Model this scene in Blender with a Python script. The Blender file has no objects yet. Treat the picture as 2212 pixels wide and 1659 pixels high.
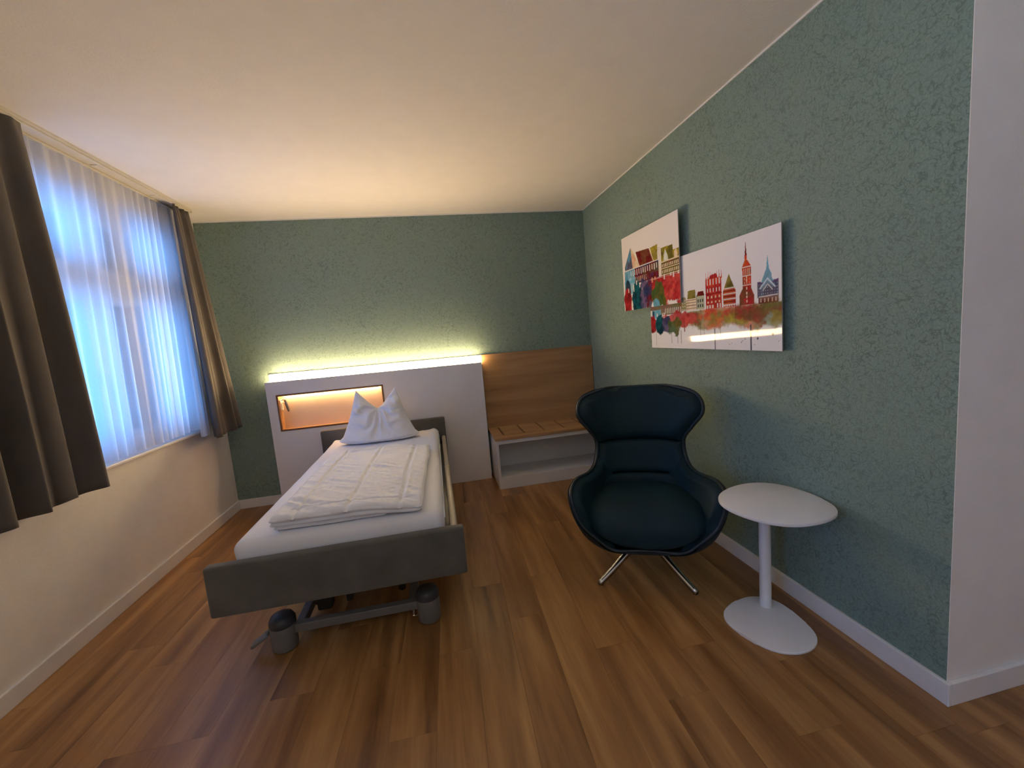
import bpy, bmesh, math, random
import numpy as np
from mathutils import Vector, Matrix, noise

random.seed(7)
np.random.seed(7)
C = bpy.context.scene.collection
SC = bpy.context.scene
PI = math.pi

# ------------------------------------------------------------------ camera
cam_d = bpy.data.cameras.new('camera')
cam = bpy.data.objects.new('camera', cam_d)
C.objects.link(cam)
cam.location = (-1.5690, -4.0407, 1.3505)
cam.rotation_euler = (1.4534486, 0.0839955, -0.1872891)
cam_d.sensor_width = 36.0
cam_d.sensor_fit = 'HORIZONTAL'
cam_d.lens = 36.0 * 905.02 / 2212.0
cam_d.clip_start = 0.05
cam_d.clip_end = 200
SC.camera = cam

# ------------------------------------------------------------------ world, view, exposure
world = bpy.data.worlds.new('world')
SC.world = world
world.use_nodes = True
wn = world.node_tree
wn.nodes.clear()
wo = wn.nodes.new('ShaderNodeOutputWorld')
wb = wn.nodes.new('ShaderNodeBackground')
wb.inputs['Color'].default_value = (0.11, 0.42, 1.0, 1)      # blue hour sky
wb.inputs['Strength'].default_value = 10.5
wn.links.new(wb.outputs[0], wo.inputs[0])
SC.view_settings.view_transform = 'Standard'
SC.view_settings.look = 'None'
SC.view_settings.gamma = 1
SC.view_settings.use_curve_mapping = False
SC.view_settings.exposure = 0.0
SC.cycles.use_denoising = True
SC.cycles.max_bounces = 10
SC.cycles.diffuse_bounces = 6
SC.cycles.transparent_max_bounces = 12
SC.cycles.caustics_reflective = False
SC.cycles.caustics_refractive = False
SC.cycles.sample_clamp_indirect = 8

LED_STRENGTH = 100.0
NICHE_STRENGTH = 75.0
FILL_UPLIGHT = 165.0

# ------------------------------------------------------------------ helpers
def setp(o, label=None, cat=None, group=None, kind=None):
    if label: o['label'] = label
    if cat: o['category'] = cat
    if group: o['group'] = group
    if kind: o['kind'] = kind
    return o

def thing(name, label, cat, loc=(0, 0, 0), rz=0.0, group=None):
    o = bpy.data.objects.new(name, None)
    o.empty_display_size = 0.1
    C.objects.link(o)
    o.location = loc
    o.rotation_euler = (0, 0, rz)
    return setp(o, label, cat, group)

def link(name, me, mat=None, parent=None, smooth=False, loc=None):
    o = bpy.data.objects.new(name, me)
    C.objects.link(o)
    if mat is not None:
        me.materials.append(mat)
    if parent is not None:
        o.parent = parent
    if smooth:
        me.polygons.foreach_set('use_smooth', [True] * len(me.polygons))
    if loc is not None:
        o.location = loc
    return o

def from_py(name, v, f, mat=None, parent=None, smooth=False):
    me = bpy.data.meshes.new(name)
    me.from_pydata([tuple(p) for p in v], [], f)
    me.validate()
    me.update()
    return link(name, me, mat, parent, smooth)

class MB:
    """collects shapes into one bmesh"""
    def __init__(self):
        self.bm = bmesh.new()
    def box(self, x0, x1, y0, y1, z0, z1, bev=0.0, seg=2, rot=None):
        t = bmesh.new()
        bmesh.ops.create_cube(t, size=1)
        for v in t.verts:
            v.co = Vector(((v.co.x + .5) * (x1 - x0) + x0, (v.co.y + .5) * (y1 - y0) + y0, (v.co.z + .5) * (z1 - z0) + z0))
        if bev > 0:
            bmesh.ops.bevel(t, geom=list(t.edges), offset=bev, segments=seg, affect='EDGES', profile=0.5)
        if rot is not None:
            bmesh.ops.transform(t, matrix=rot, verts=t.verts)
        self._add(t)
        return self
    def _add(self, t):
        bmesh.ops.recalc_face_normals(t, faces=t.faces)
        m = bpy.data.meshes.new('tmp')
        t.to_mesh(m); t.free()
        self.bm.from_mesh(m)
        bpy.data.meshes.remove(m)
    def tube(self, pts, rad, n=12, cap=True, squash=None):
        pts = [Vector(p) for p in pts]
        if not hasattr(rad, '__len__'):
            rad = [rad] * len(pts)
        t = bmesh.new()
        rings = []
        up = Vector((0, 0, 1))
        prev = None
        for i, p in enumerate(pts):
            d = (pts[min(i + 1, len(pts) - 1)] - pts[max(i - 1, 0)]).normalized()
            if prev is None:
                a = up.cross(d)
                if a.length < 1e-3: a = Vector((1, 0, 0))
                a.normalize()
            else:
                a = (prev - prev.dot(d) * d).normalized()
            prev = a
            b = d.cross(a)
            sq = squash if squash else (1, 1)
            rings.append([t.verts.new(p + (a * math.cos(2 * PI * k / n) * sq[0] + b * math.sin(2 * PI * k / n) * sq[1]) * rad[i]) for k in range(n)])
        for i in range(len(rings) - 1):
            for k in range(n):
                t.faces.new((rings[i][k], rings[i][(k + 1) % n], rings[i + 1][(k + 1) % n], rings[i + 1][k]))
        if cap:
            t.faces.new(rings[0][::-1]); t.faces.new(rings[-1])
        self._add(t)
        return self
    def lathe(self, prof, c=(0, 0, 0), n=32):
        """prof: list of (r, z)"""
        t = bmesh.new()
        rings = []
        for r, z in prof:
            if r < 1e-6:
                rings.append([t.verts.new((c[0], c[1], c[2] + z))])
            else:
                rings.append([t.verts.new((c[0] + r * math.cos(2 * PI * k / n), c[1] + r * math.sin(2 * PI * k / n), c[2] + z)) for k in range(n)])
        for i in range(len(rings) - 1):
            A, B = rings[i], rings[i + 1]
            for k in range(n):
                k2 = (k + 1) % n
                if len(A) == 1 and len(B) == 1: continue
                if len(A) == 1: t.faces.new((A[0], B[k2], B[k]))
                elif len(B) == 1: t.faces.new((A[k], A[k2], B[0]))
                else: t.faces.new((A[k], A[k2], B[k2], B[k]))
        self._add(t)
        return self
    def prism(self, pts, z0, z1, bev=0.0, seg=2):
        t = bmesh.new()
        lo = [t.verts.new((x, y, z0)) for x, y in pts]
        f = t.faces.new(lo)
        r = bmesh.ops.extrude_face_region(t, geom=[f])
        for v in r['geom']:
            if isinstance(v, bmesh.types.BMVert): v.co.z = z1
        if bev > 0:
            es = [e for e in t.edges if abs(e.verts[0].co.z - e.verts[1].co.z) < 1e-6]
            bmesh.ops.bevel(t, geom=es, offset=bev, segments=seg, affect='EDGES', profile=0.5)
        self._add(t)
        return self
    def build(self, name, mat, parent=None, smooth=False, angle=None):
        me = bpy.data.meshes.new(name)
        self.bm.to_mesh(me); self.bm.free()
        o = link(name, me, mat, parent, smooth)
        if smooth and angle is not None:
            me.polygons.foreach_set('use_smooth', [True] * len(me.polygons))
            bmx = bmesh.new(); bmx.from_mesh(me)
            for e in bmx.edges:
                if len(e.link_faces) == 2 and e.calc_face_angle(0) > math.radians(angle):
                    e.smooth = False
            bmx.to_mesh(me); bmx.free()
        return o

def struct(o, label=None):
    o['kind'] = 'structure'
    if label: o['label'] = label
    return o

# ------------------------------------------------------------------ materials
def new_mat(name):
    m = bpy.data.materials.new(name)
    m.use_nodes = True
    nt = m.node_tree
    nt.nodes.clear()
    out = nt.nodes.new('ShaderNodeOutputMaterial')
    b = nt.nodes.new('ShaderNodeBsdfPrincipled')
    nt.links.new(b.outputs[0], out.inputs[0])
    return m, nt, b

def N(nt, typ, **kw):
    n = nt.nodes.new(typ)
    for k, v in kw.items():
        if k.startswith('_'):
            setattr(n, k[1:], v)
        else:
            n.inputs[k.replace('__', ' ')].default_value = v
    return n

def ramp(nt, fac, stops):
    r = nt.nodes.new('ShaderNodeValToRGB')
    el = r.color_ramp.elements
    while len(el) < len(stops): el.new(0.5)
    for e, (p, c) in zip(el, stops):
        e.position = p
        e.color = (*c, 1) if len(c) == 3 else c
    nt.links.new(fac, r.inputs[0])
    return r

def bump(nt, b, h, strength, dist):
    bp = nt.nodes.new('ShaderNodeBump')
    bp.inputs['Strength'].default_value = strength
    bp.inputs['Distance'].default_value = dist
    nt.links.new(h, bp.inputs['Height'])
    nt.links.new(bp.outputs[0], b.inputs['Normal'])
    return bp

def plain(name, col, rough=0.5, metal=0.0, var=0.0, vscale=8, bstr=0.0, bscale=200, bdist=0.002, coat=0.0, sheen=0.0, spec=None):
    m, nt, b = new_mat(name)
    b.inputs['Base Color'].default_value = (*col, 1)
    b.inputs['Roughness'].default_value = rough
    b.inputs['Metallic'].default_value = metal
    if coat: b.inputs['Coat Weight'].default_value = coat
    if sheen:
        b.inputs['Sheen Weight'].default_value = sheen
    if spec is not None: b.inputs['Specular IOR Level'].default_value = spec
    tc = nt.nodes.new('ShaderNodeTexCoord')
    if var:
        n = N(nt, 'ShaderNodeTexNoise', Scale=vscale, Detail=4)
        nt.links.new(tc.outputs['Object'], n.inputs['Vector'])
        lo = tuple(c * (1 - var) for c in col); hi = tuple(min(1, c * (1 + var)) for c in col)
        r = ramp(nt, n.outputs['Fac'], [(0.3, lo), (0.7, hi)])
        nt.links.new(r.outputs[0], b.inputs['Base Color'])
    if bstr:
        n = N(nt, 'ShaderNodeTexNoise', Scale=bscale, Detail=3)
        nt.links.new(tc.outputs['Object'], n.inputs['Vector'])
        bump(nt, b, n.outputs['Fac'], bstr, bdist)
    return m

def fabric(name, col, scale=700, rough=0.85, var=0.25, bstr=0.4, sheen=0.2):
    m, nt, b = new_mat(name)
    b.inputs['Roughness'].default_value = rough
    b.inputs['Sheen Weight'].default_value = sheen
    b.inputs['Specular IOR Level'].default_value = 0.2
    tc = nt.nodes.new('ShaderNodeTexCoord')
    n = N(nt, 'ShaderNodeTexNoise', Scale=scale, Detail=2)
    nt.links.new(tc.outputs['Object'], n.inputs['Vector'])
    n2 = N(nt, 'ShaderNodeTexNoise', Scale=6, Detail=3)
    nt.links.new(tc.outputs['Object'], n2.inputs['Vector'])
    mx = N(nt, 'ShaderNodeMath', _operation='ADD')
    nt.links.new(n.outputs['Fac'], mx.inputs[0]); nt.links.new(n2.outputs['Fac'], mx.inputs[1])
    r = ramp(nt, mx.outputs[0], [(0.35, tuple(c * (1 - var) for c in col)), (0.65, tuple(c * (1 + var) for c in col))])
    mh = N(nt, 'ShaderNodeMath', _operation='MULTIPLY'); mh.inputs[1].default_value = 0.5
    nt.links.new(mx.outputs[0], mh.inputs[0]); nt.links.new(mh.outputs[0], r.inputs[0])
    nt.links.new(r.outputs[0], b.inputs['Base Color'])
    bump(nt, b, n.outputs['Fac'], bstr, 0.001)
    return m

def wallpaper(name, base, line):
    m, nt, b = new_mat(name)
    b.inputs['Roughness'].default_value = 0.75
    b.inputs['Specular IOR Level'].default_value = 0.25
    tc = nt.nodes.new('ShaderNodeTexCoord')
    dn = N(nt, 'ShaderNodeTexNoise', Scale=14.0, Detail=3)
    nt.links.new(tc.outputs['Object'], dn.inputs['Vector'])
    va = N(nt, 'ShaderNodeVectorMath', _operation='MULTIPLY_ADD')
    nt.links.new(dn.outputs['Color'], va.inputs[0])
    va.inputs[1].default_value = (0.10, 0.10, 0.10)
    nt.links.new(tc.outputs['Object'], va.inputs[2])
    n1 = N(nt, 'ShaderNodeTexNoise', Scale=38.0, Detail=1.5)
    nt.links.new(va.outputs[0], n1.inputs['Vector'])
    # thin iso-lines of a warped noise = the squiggly scratch pattern
    sub = N(nt, 'ShaderNodeMath', _operation='SUBTRACT'); sub.inputs[1].default_value = 0.5
    nt.links.new(n1.outputs['Fac'], sub.inputs[0])
    ab = N(nt, 'ShaderNodeMath', _operation='ABSOLUTE')
    nt.links.new(sub.outputs[0], ab.inputs[0])
    r = ramp(nt, ab.outputs[0], [(0.008, (1, 1, 1)), (0.045, (0, 0, 0))])
    n3 = N(nt, 'ShaderNodeTexNoise', Scale=160.0, Detail=3)
    nt.links.new(tc.outputs['Object'], n3.inputs['Vector'])
    r3 = ramp(nt, n3.outputs['Fac'], [(0.3, tuple(c * 0.84 for c in base)), (0.7, tuple(c * 1.16 for c in base))])
    n4 = N(nt, 'ShaderNodeTexNoise', Scale=3.0, Detail=2)
    nt.links.new(tc.outputs['Object'], n4.inputs['Vector'])
    mm = N(nt, 'ShaderNodeMath', _operation='MULTIPLY')
    nt.links.new(r.outputs[0], mm.inputs[0]); nt.links.new(n4.outputs['Fac'], mm.inputs[1])
    mix = nt.nodes.new('ShaderNodeMix'); mix.data_type = 'RGBA'
    nt.links.new(mm.outputs[0], mix.inputs[0])
    nt.links.new(r3.outputs[0], mix.inputs[6])
    mix.inputs[7].default_value = (*line, 1)
    nt.links.new(mix.outputs[2], b.inputs['Base Color'])
    ad = N(nt, 'ShaderNodeMath', _operation='ADD')
    nt.links.new(r.outputs[0], ad.inputs[0]); nt.links.new(n3.outputs['Fac'], ad.inputs[1])
    bump(nt, b, ad.outputs[0], 0.15, 0.002)
    return m

def wood(name, dark, mid, light, along='X', rough=0.45, scale=1.0, use_random=False, bstr=0.15, coat=0.0):
    m, nt, b = new_mat(name)
    b.inputs['Roughness'].default_value = rough
    if coat: b.inputs['Coat Weight'].default_value = coat; b.inputs['Coat Roughness'].default_value = 0.3
    tc = nt.nodes.new('ShaderNodeTexCoord')
    vec = tc.outputs['Object']
    if use_random:
        oi = nt.nodes.new('ShaderNodeObjectInfo')
        ml = N(nt, 'ShaderNodeMath', _operation='MULTIPLY'); ml.inputs[1].default_value = 37.0
        nt.links.new(oi.outputs['Random'], ml.inputs[0])
        cb = nt.nodes.new('ShaderNodeCombineXYZ')
        nt.links.new(ml.outputs[0], cb.inputs[0]); nt.links.new(ml.outputs[0], cb.inputs[1])
        av = N(nt, 'ShaderNodeVectorMath', _operation='ADD')
        nt.links.new(vec, av.inputs[0]); nt.links.new(cb.outputs[0], av.inputs[1])
        vec = av.outputs[0]
    mp = nt.nodes.new('ShaderNodeMapping')
    s = {'X': (0.55, 7, 7), 'Y': (7, 0.55, 7), 'Z': (7, 7, .55)}[along]
    mp.inputs['Scale'].default_value = tuple(k * scale for k in s)
    nt.links.new(vec, mp.inputs['Vector'])
    n1 = N(nt, 'ShaderNodeTexNoise', Scale=1.6, Detail=3, Distortion=0.4)
    n2 = N(nt, 'ShaderNodeTexNoise', Scale=14.0, Detail=4, Distortion=0.2)
    nt.links.new(mp.outputs[0], n1.inputs['Vector']); nt.links.new(mp.outputs[0], n2.inputs['Vector'])
    mx = N(nt, 'ShaderNodeMath', _operation='MULTIPLY_ADD'); mx.inputs[1].default_value = 0.20
    nt.links.new(n2.outputs['Fac'], mx.inputs[0]); nt.links.new(n1.outputs['Fac'], mx.inputs[2])
    sb = N(nt, 'ShaderNodeMath', _operation='SUBTRACT'); sb.inputs[1].default_value = 0.10
    nt.links.new(mx.outputs[0], sb.inputs[0])
    fac = sb.outputs[0]
    if use_random:
        m2 = N(nt, 'ShaderNodeMath', _operation='MULTIPLY_ADD'); m2.inputs[1].default_value = 0.08; 
        nt.links.new(oi.outputs['Random'], m2.inputs[0]); 
        s2 = N(nt, 'ShaderNodeMath', _operation='SUBTRACT'); s2.inputs[1].default_value = 0.04
        nt.links.new(fac, s2.inputs[0]); nt.links.new(s2.outputs[0], m2.inputs[2])
        fac = m2.outputs[0]
    r = ramp(nt, fac, [(0.27, dark), (0.5, mid), (0.73, light)])
    nt.links.new(r.outputs[0], b.inputs['Base Color'])
    bump(nt, b, n2.outputs['Fac'], bstr, 0.001)
    return m

def emit(name, col, strength):
    m = bpy.data.materials.new(name)
    m.use_nodes = True
    nt = m.node_tree; nt.nodes.clear()
    out = nt.nodes.new('ShaderNodeOutputMaterial')
    e = nt.nodes.new('ShaderNodeEmission')
    e.inputs[0].default_value = (*col, 1); e.inputs[1].default_value = strength
    nt.links.new(e.outputs[0], out.inputs[0])
    return m

M = {}
M['green'] = wallpaper('green_wallpaper', (0.215, 0.30, 0.262), (0.10, 0.145, 0.13))
M['white_wall'] = plain('white_plaster', (0.83, 0.80, 0.76), 0.85, var=0.03, bstr=0.35, bscale=120, bdist=0.003)
M['ceiling'] = plain('ceiling_plaster', (0.74, 0.71, 0.68), 0.9, var=0.02, bstr=0.3, bscale=90, bdist=0.003)
M['skirting'] = plain('white_skirting', (0.80, 0.79, 0.78), 0.4, var=0.03)
M['seam'] = plain('floor_underlay', (0.05, 0.025, 0.012), 0.8)
M['plank'] = wood('vinyl_oak_plank', (0.15, 0.066, 0.022), (0.315, 0.152, 0.052), (0.48, 0.265, 0.10), 'Y', 0.36, 1.0, True, 0.10)
M['oak'] = wood('oak_veneer', (0.29, 0.155, 0.068), (0.40, 0.23, 0.105), (0.50, 0.31, 0.15), 'X', 0.42, 0.9)
M['slot_shade'] = plain('slot_shadow_board', (0.05, 0.03, 0.015), 0.8)
M['white_board'] = plain('white_laminate', (0.74, 0.73, 0.74), 0.38, var=0.02)
M['white_frame'] = plain('white_window_frame', (0.75, 0.76, 0.8), 0.35, var=0.02)
M['curtain'] = fabric('taupe_curtain_cloth', (0.118, 0.104, 0.094), 900, 0.9, 0.15, 0.3, 0.15)
M['bedcloth'] = fabric('grey_brown_upholstery', (0.115, 0.112, 0.105), 600, 0.9, 0.3, 0.5)
M['sheet'] = fabric('white_bed_linen', (0.79, 0.81, 0.89), 500, 0.85, 0.02, 0.1, 0.1)  # white linen; a slight blue of window light is put into its colour
M['chair_fabric'] = fabric('dark_navy_upholstery', (0.007, 0.026, 0.038), 800, 0.55, 0.2, 0.25, 0.0)
M['chair_shell'] = plain('dark_navy_shell', (0.004, 0.012, 0.022), 0.5, var=0.2, bstr=0.1, bscale=500)
M['piping'] = plain('navy_piping', (0.008, 0.020, 0.032), 0.45, var=0.1)
M['chrome'] = plain('polished_aluminium', (0.62, 0.62, 0.63), 0.16, 1.0, var=0.05)
M['white_metal'] = plain('white_powder_coat', (0.80, 0.80, 0.82), 0.45, var=0.03, bstr=0.15, bscale=600, bdist=0.001)
M['grey_plastic'] = plain('grey_plastic', (0.18, 0.18, 0.185), 0.5, var=0.1)
M['dark_plastic'] = plain('dark_plastic', (0.035, 0.037, 0.045), 0.45, var=0.1)
M['grey_metal'] = plain('grey_painted_steel', (0.15, 0.148, 0.15), 0.45, 0.0, var=0.08)
M['black_metal'] = plain('black_steel', (0.015, 0.014, 0.014), 0.5, var=0.1)
M['beige_rail'] = plain('beige_rail_plastic', (0.40, 0.35, 0.28), 0.5, var=0.05)
M['rail'] = plain('cream_curtain_rail', (0.62, 0.58, 0.50), 0.4, var=0.03)
M['led'] = emit('warm_led_strip', (1.0, 0.70, 0.36), LED_STRENGTH)
M['led_top'] = emit('warm_led_top_diffuser', (1.0, 0.72, 0.40), LED_STRENGTH * 0.38)
M['niche_led'] = emit('niche_led', (1.0, 0.62, 0.27), NICHE_STRENGTH)
M['niche_oak'] = wood('niche_oak', (0.36, 0.20, 0.09), (0.5, 0.29, 0.14), (0.58, 0.36, 0.19), 'X', 0.45, 0.9)
M['niche_back'] = plain('niche_back_panel', (0.66, 0.56, 0.46), 0.5, var=0.03)
M['art_edge'] = plain('acrylic_edge', (0.30, 0.32, 0.32), 0.2)
M['outside'] = plain('outside_render', (0.5, 0.5, 0.5), 0.9, var=0.05)

# glass: clear pane
def glass_mat():
    m = bpy.data.materials.new('window_glass'); m.use_nodes = True
    nt = m.node_tree; nt.nodes.clear()
    out = nt.nodes.new('ShaderNodeOutputMaterial')
    t = nt.nodes.new('ShaderNodeBsdfTransparent'); t.inputs[0].default_value = (0.93, 0.96, 1, 1)
    g = nt.nodes.new('ShaderNodeBsdfGlossy'); g.inputs['Roughness'].default_value = 0.02
    f = nt.nodes.new('ShaderNodeFresnel'); f.inputs[0].default_value = 1.45
    mx = nt.nodes.new('ShaderNodeMixShader')
    nt.links.new(f.outputs[0], mx.inputs[0]); nt.links.new(t.outputs[0], mx.inputs[1]); nt.links.new(g.outputs[0], mx.inputs[2])
    nt.links.new(mx.outputs[0], out.inputs[0])
    return m
M['glass'] = glass_mat()

def sheer_mat():
    m = bpy.data.materials.new('white_voile'); m.use_nodes = True
    nt = m.node_tree; nt.nodes.clear()
    out = nt.nodes.new('ShaderNodeOutputMaterial')
    tr = nt.nodes.new('ShaderNodeBsdfTransparent'); tr.inputs[0].default_value = (1, 1, 1, 1)
    tl = nt.nodes.new('ShaderNodeBsdfTranslucent'); tl.inputs[0].default_value = (0.86, 0.88, 0.92, 1)
    df = nt.nodes.new('ShaderNodeBsdfDiffuse'); df.inputs[0].default_value = (0.80, 0.80, 0.82, 1)
    a = nt.nodes.new('ShaderNodeMixShader'); a.inputs[0].default_value = 0.45
    nt.links.new(tl.outputs[0], a.inputs[1]); nt.links.new(df.outputs[0], a.inputs[2])
    tc = nt.nodes.new('ShaderNodeTexCoord')
    n = N(nt, 'ShaderNodeTexNoise', Scale=500.0, Detail=1)
    nt.links.new(tc.outputs['Object'], n.inputs['Vector'])
    r = ramp(nt, n.outputs['Fac'], [(0.3, (0.66,) * 3), (0.7, (0.80,) * 3)])
    b = nt.nodes.new('ShaderNodeMixShader')
    # a thread layer seen at a slant is denser
    lw = nt.nodes.new('ShaderNodeLayerWeight'); lw.inputs[0].default_value = 0.42
    mn = N(nt, 'ShaderNodeMath', _operation='MULTIPLY_ADD'); mn.use_clamp = True
    mn.inputs[1].default_value = 0.45
    nt.links.new(lw.outputs['Facing'], mn.inputs[0]); nt.links.new(r.outputs[0], mn.inputs[2])
    nt.links.new(mn.outputs[0], b.inputs[0]); nt.links.new(tr.outputs[0], b.inputs[1]); nt.links.new(a.outputs[0], b.inputs[2])
    nt.links.new(b.outputs[0], out.inputs[0])
    return m
M['sheer'] = sheer_mat()

def art_mat():
    m, nt, b = new_mat('printed_acrylic')
    vc = nt.nodes.new('ShaderNodeVertexColor'); vc.layer_name = 'print'
    nt.links.new(vc.outputs[0], b.inputs['Base Color'])
    b.inputs['Roughness'].default_value = 0.04
    b.inputs['Specular IOR Level'].default_value = 0.11
    return m
M['art'] = art_mat()

# ------------------------------------------------------------------ room shell
W, D, H = 3.4274, 3.0391, 2.5
XR, YF = 1.3, -6.2            # the entrance hall behind and to the right of the camera

# floor: dark underlay and every plank a part of it
fb = MB().box(-W, XR, YF, 0, -0.06, -0.0045).build('floor', M['seam'])
struct(fb, 'brown oak-look plank floor')
SLANT = 0.032 / 0.84
def clip(poly, ax, val, keep_less):
    out = []
    for i in range(len(poly)):
        a, b_ = poly[i], poly[(i + 1) % len(poly)]
        ia = (a[ax] <= val) == keep_less or a[ax] == val
        ib = (b_[ax] <= val) == keep_less or b_[ax] == val
        if ia: out.append(a)
        if ia != ib:
            t = (val - a[ax]) / (b_[ax] - a[ax])
            out.append((a[0] + t * (b_[0] - a[0]), a[1] + t * (b_[1] - a[1])))
    return out
PWID, PLEN = 0.1655, 1.22
fixed = {0: -2.33, 1: None, 2: -2.19, 3: -2.48, 4: -2.785, -1: -2.678, -2: -2.47, -9: -1.856, -8: -2.02}
fixed = {-1: -2.32, -2: -2.68, 0: -1.88, 1: -2.19, 2: -2.20 + .33, 3: -2.48, 4: -2.785, -7: -2.475, -9: -2.02, -10: -1.856}
rr = random.Random(5)
k = 0
nplank = 0
for k in range(-16, 18):
    x0 = -1.516 + k * PWID          # seam at y = -2.33
    off = fixed.get(k, None)
    if off is None: off = -rr.uniform(0, PLEN)
    off = off - math.floor((off - YF) / PLEN) * PLEN - PLEN
    y = off
    while y < 0:
        g = 0.00025
        ya, yb = y + g, y + PLEN - g
        pl = [(x0 + g + (ya + 2.33) * SLANT, ya), (x0 + PWID - g + (ya + 2.33) * SLANT, ya),
              (x0 + PWID - g + (yb + 2.33) * SLANT, yb), (x0 + g + (yb + 2.33) * SLANT, yb)]
        for ax, val, less in ((0, -W, False), (0, XR, True), (1, YF, False), (1, 0.0, True)):
            if pl: pl = clip(pl, ax, val, less)
        y += PLEN
        if len(pl) < 3: continue
        area = abs(sum(pl[i][0] * pl[(i + 1) % len(pl)][1] - pl[(i + 1) % len(pl)][0] * pl[i][1] for i in range(len(pl)))) / 2
        if area < 0.002: continue
        # skip planks that lie wholly behind the green wall, outside the room
        if min(p[0] for p in pl) > 0.2 and min(p[1] for p in pl) > -D + 0.2: continue
        cxm = sum(p[0] for p in pl) / len(pl); cym = sum(p[1] for p in pl) / len(pl)
        mb = MB().prism([(p[0] - cxm, p[1] - cym) for p in pl], -0.0045, 0.0, 0.0002, 1)
        o = mb.build('plank', M['plank'], fb)
        o.location = (cxm, cym, 0)
        nplank += 1

# ceiling
ce = MB().box(-W - .3, XR + .1, YF - .1, 0.1, H, H + 0.1).build('ceiling', M['ceiling'])
struct(ce, 'white ceiling')
# thin light line where the ceiling meets the green paper
t1 = MB().box(-W, 0, -0.006, 0, H - 0.008, H).box(-0.006, 0, -D, 0, H - 0.008, H).build('trim_1', M['skirting'])
struct(t1, 'thin white seam along the ceiling edge')

wl_back = MB().box(-W - .3, 0.12, 0, 0.12, -0.06, H).build('wall_back', M['green']); struct(wl_back, 'green wallpapered wall behind the bed')
wr = MB().box(0, 0.12, -D + 0.002, 0, -0.06, H).build('wall_right', M['green']); struct(wr, 'green wallpapered wall with two pictures')
wr2 = MB().box(0, XR, -D, -D + 0.002, -0.06, H).box(.12, XR, -D + .002, -D + .12, -0.06, H).build('wall_return', M['white_wall']); struct(wr2, 'white wall end beyond the green wall')
wr3 = MB().box(XR, XR + .12, YF, -D, -0.06, H).build('wall_hall', M['white_wall']); struct(wr3)
wf = MB().box(-W - .3, XR + .12, YF - .12, YF, -0.06, H).build('wall_front', M['white_wall']); struct(wf)

# left wall with a window opening
WX = -W; WT = 0.30
wy0, wy1, wz0, wz1 = -2.35, -0.42, 0.815, 2.36
wl = MB()
vy0, vy1, vz0, vz1 = -5.05, -4.25, 0.9, 2.1        # unseen opening added behind the viewer to let in blue fill light
wl.box(WX - WT, WX, YF, vy0, -0.06, H); wl.box(WX - WT, WX, vy1, wy0, -0.06, H)
wl.box(WX - WT, WX, vy0, vy1, -0.06, vz0); wl.box(WX - WT, WX, vy0, vy1, vz1, H)
wl.box(WX - WT, WX, wy1, 0.0, -0.06, H)
wl.box(WX - WT, WX, wy0, wy1, -0.06, wz0)
wl.box(WX - WT, WX, wy0, wy1, wz1, H)
wlo = wl.build('wall_left', M['white_wall']); struct(wlo, 'white plaster wall under the window')

# window
win = bpy.data.objects.new('window_1', None); C.objects.link(win); win.location = (WX - 0.16, 0, 0)
struct(win, 'white framed window behind the voile curtain')
fy0, fy1, fz0, fz1 = wy0 + .002, wy1 - .002, wz0 + .002, wz1 - .002
f = MB()
f.box(-.035, .035, fy0, fy0 + .07, fz0, fz1, .005); f.box(-.035, .035, fy1 - .07, fy1, fz0, fz1, .005)
f.box(-.035, .035, fy0 + .07, fy1 - .07, fz0, fz0 + .07, .005); f.box(-.035, .035, fy0 + .07, fy1 - .07, fz1 - .07, fz1, .005)
f.box(-.035, .035, fy0 + .07, fy1 - .07, 1.80, 1.93, .005)
f.box(-.035, .035, -1.10, -0.98, fz0 + .07, 1.80, .005)
f.box(-.035, .035, -1.10, -0.98, 1.93, fz1 - .07, .005)
f.build('window_frame', M['white_frame'], win)
def sash(y0, y1, z0, z1):
    s = MB(); w = .055
    s.box(-.02, .05, y0, y0 + w, z0, z1, .006); s.box(-.02, .05, y1 - w, y1, z0, z1, .006)
    s.box(-.02, .05, y0 + w, y1 - w, z0, z0 + w, .006); s.box(-.02, .05, y0 + w, y1 - w, z1 - w, z1, .006)
    so = s.build('sash', M['white_frame'], win)
    MB().box(0.008, 0.014, y0 + w - .005, y1 - w + .005, z0 + w - .005, z1 - w + .005).build('pane', M['glass'], so)
    return so
for (a, b_) in ((fy0 + .06, -1.09), (-0.99, fy1 - .06)):
    s1 = sash(a, b_, fz0 + .06, 1.81)
    sash(a, b_, 1.92, fz1 - .06)
hd = MB(); hd.box(.05, .06, -1.13, -1.10, 1.25, 1.33, .004); hd.tube([(.06, -1.115, 1.29), (.09, -1.115, 1.29), (.09, -1.115, 1.17)], .008, 10)
hd.build('window_handle', M['white_metal'], win, True)
sl = MB().box(.0, .205, wy0 + .002, wy1 - .002, wz0 - .018, wz0 + .002, .005).build('window_sill', M['white_board'], win)
sl.location = (0, 0, 0.004)
MB().box(-.19, -.04, wy0 + .002, wy1 - .002, wz0 + .002, wz0 + .02, .004).build('outer_sill', M['white_metal'], win)

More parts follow.
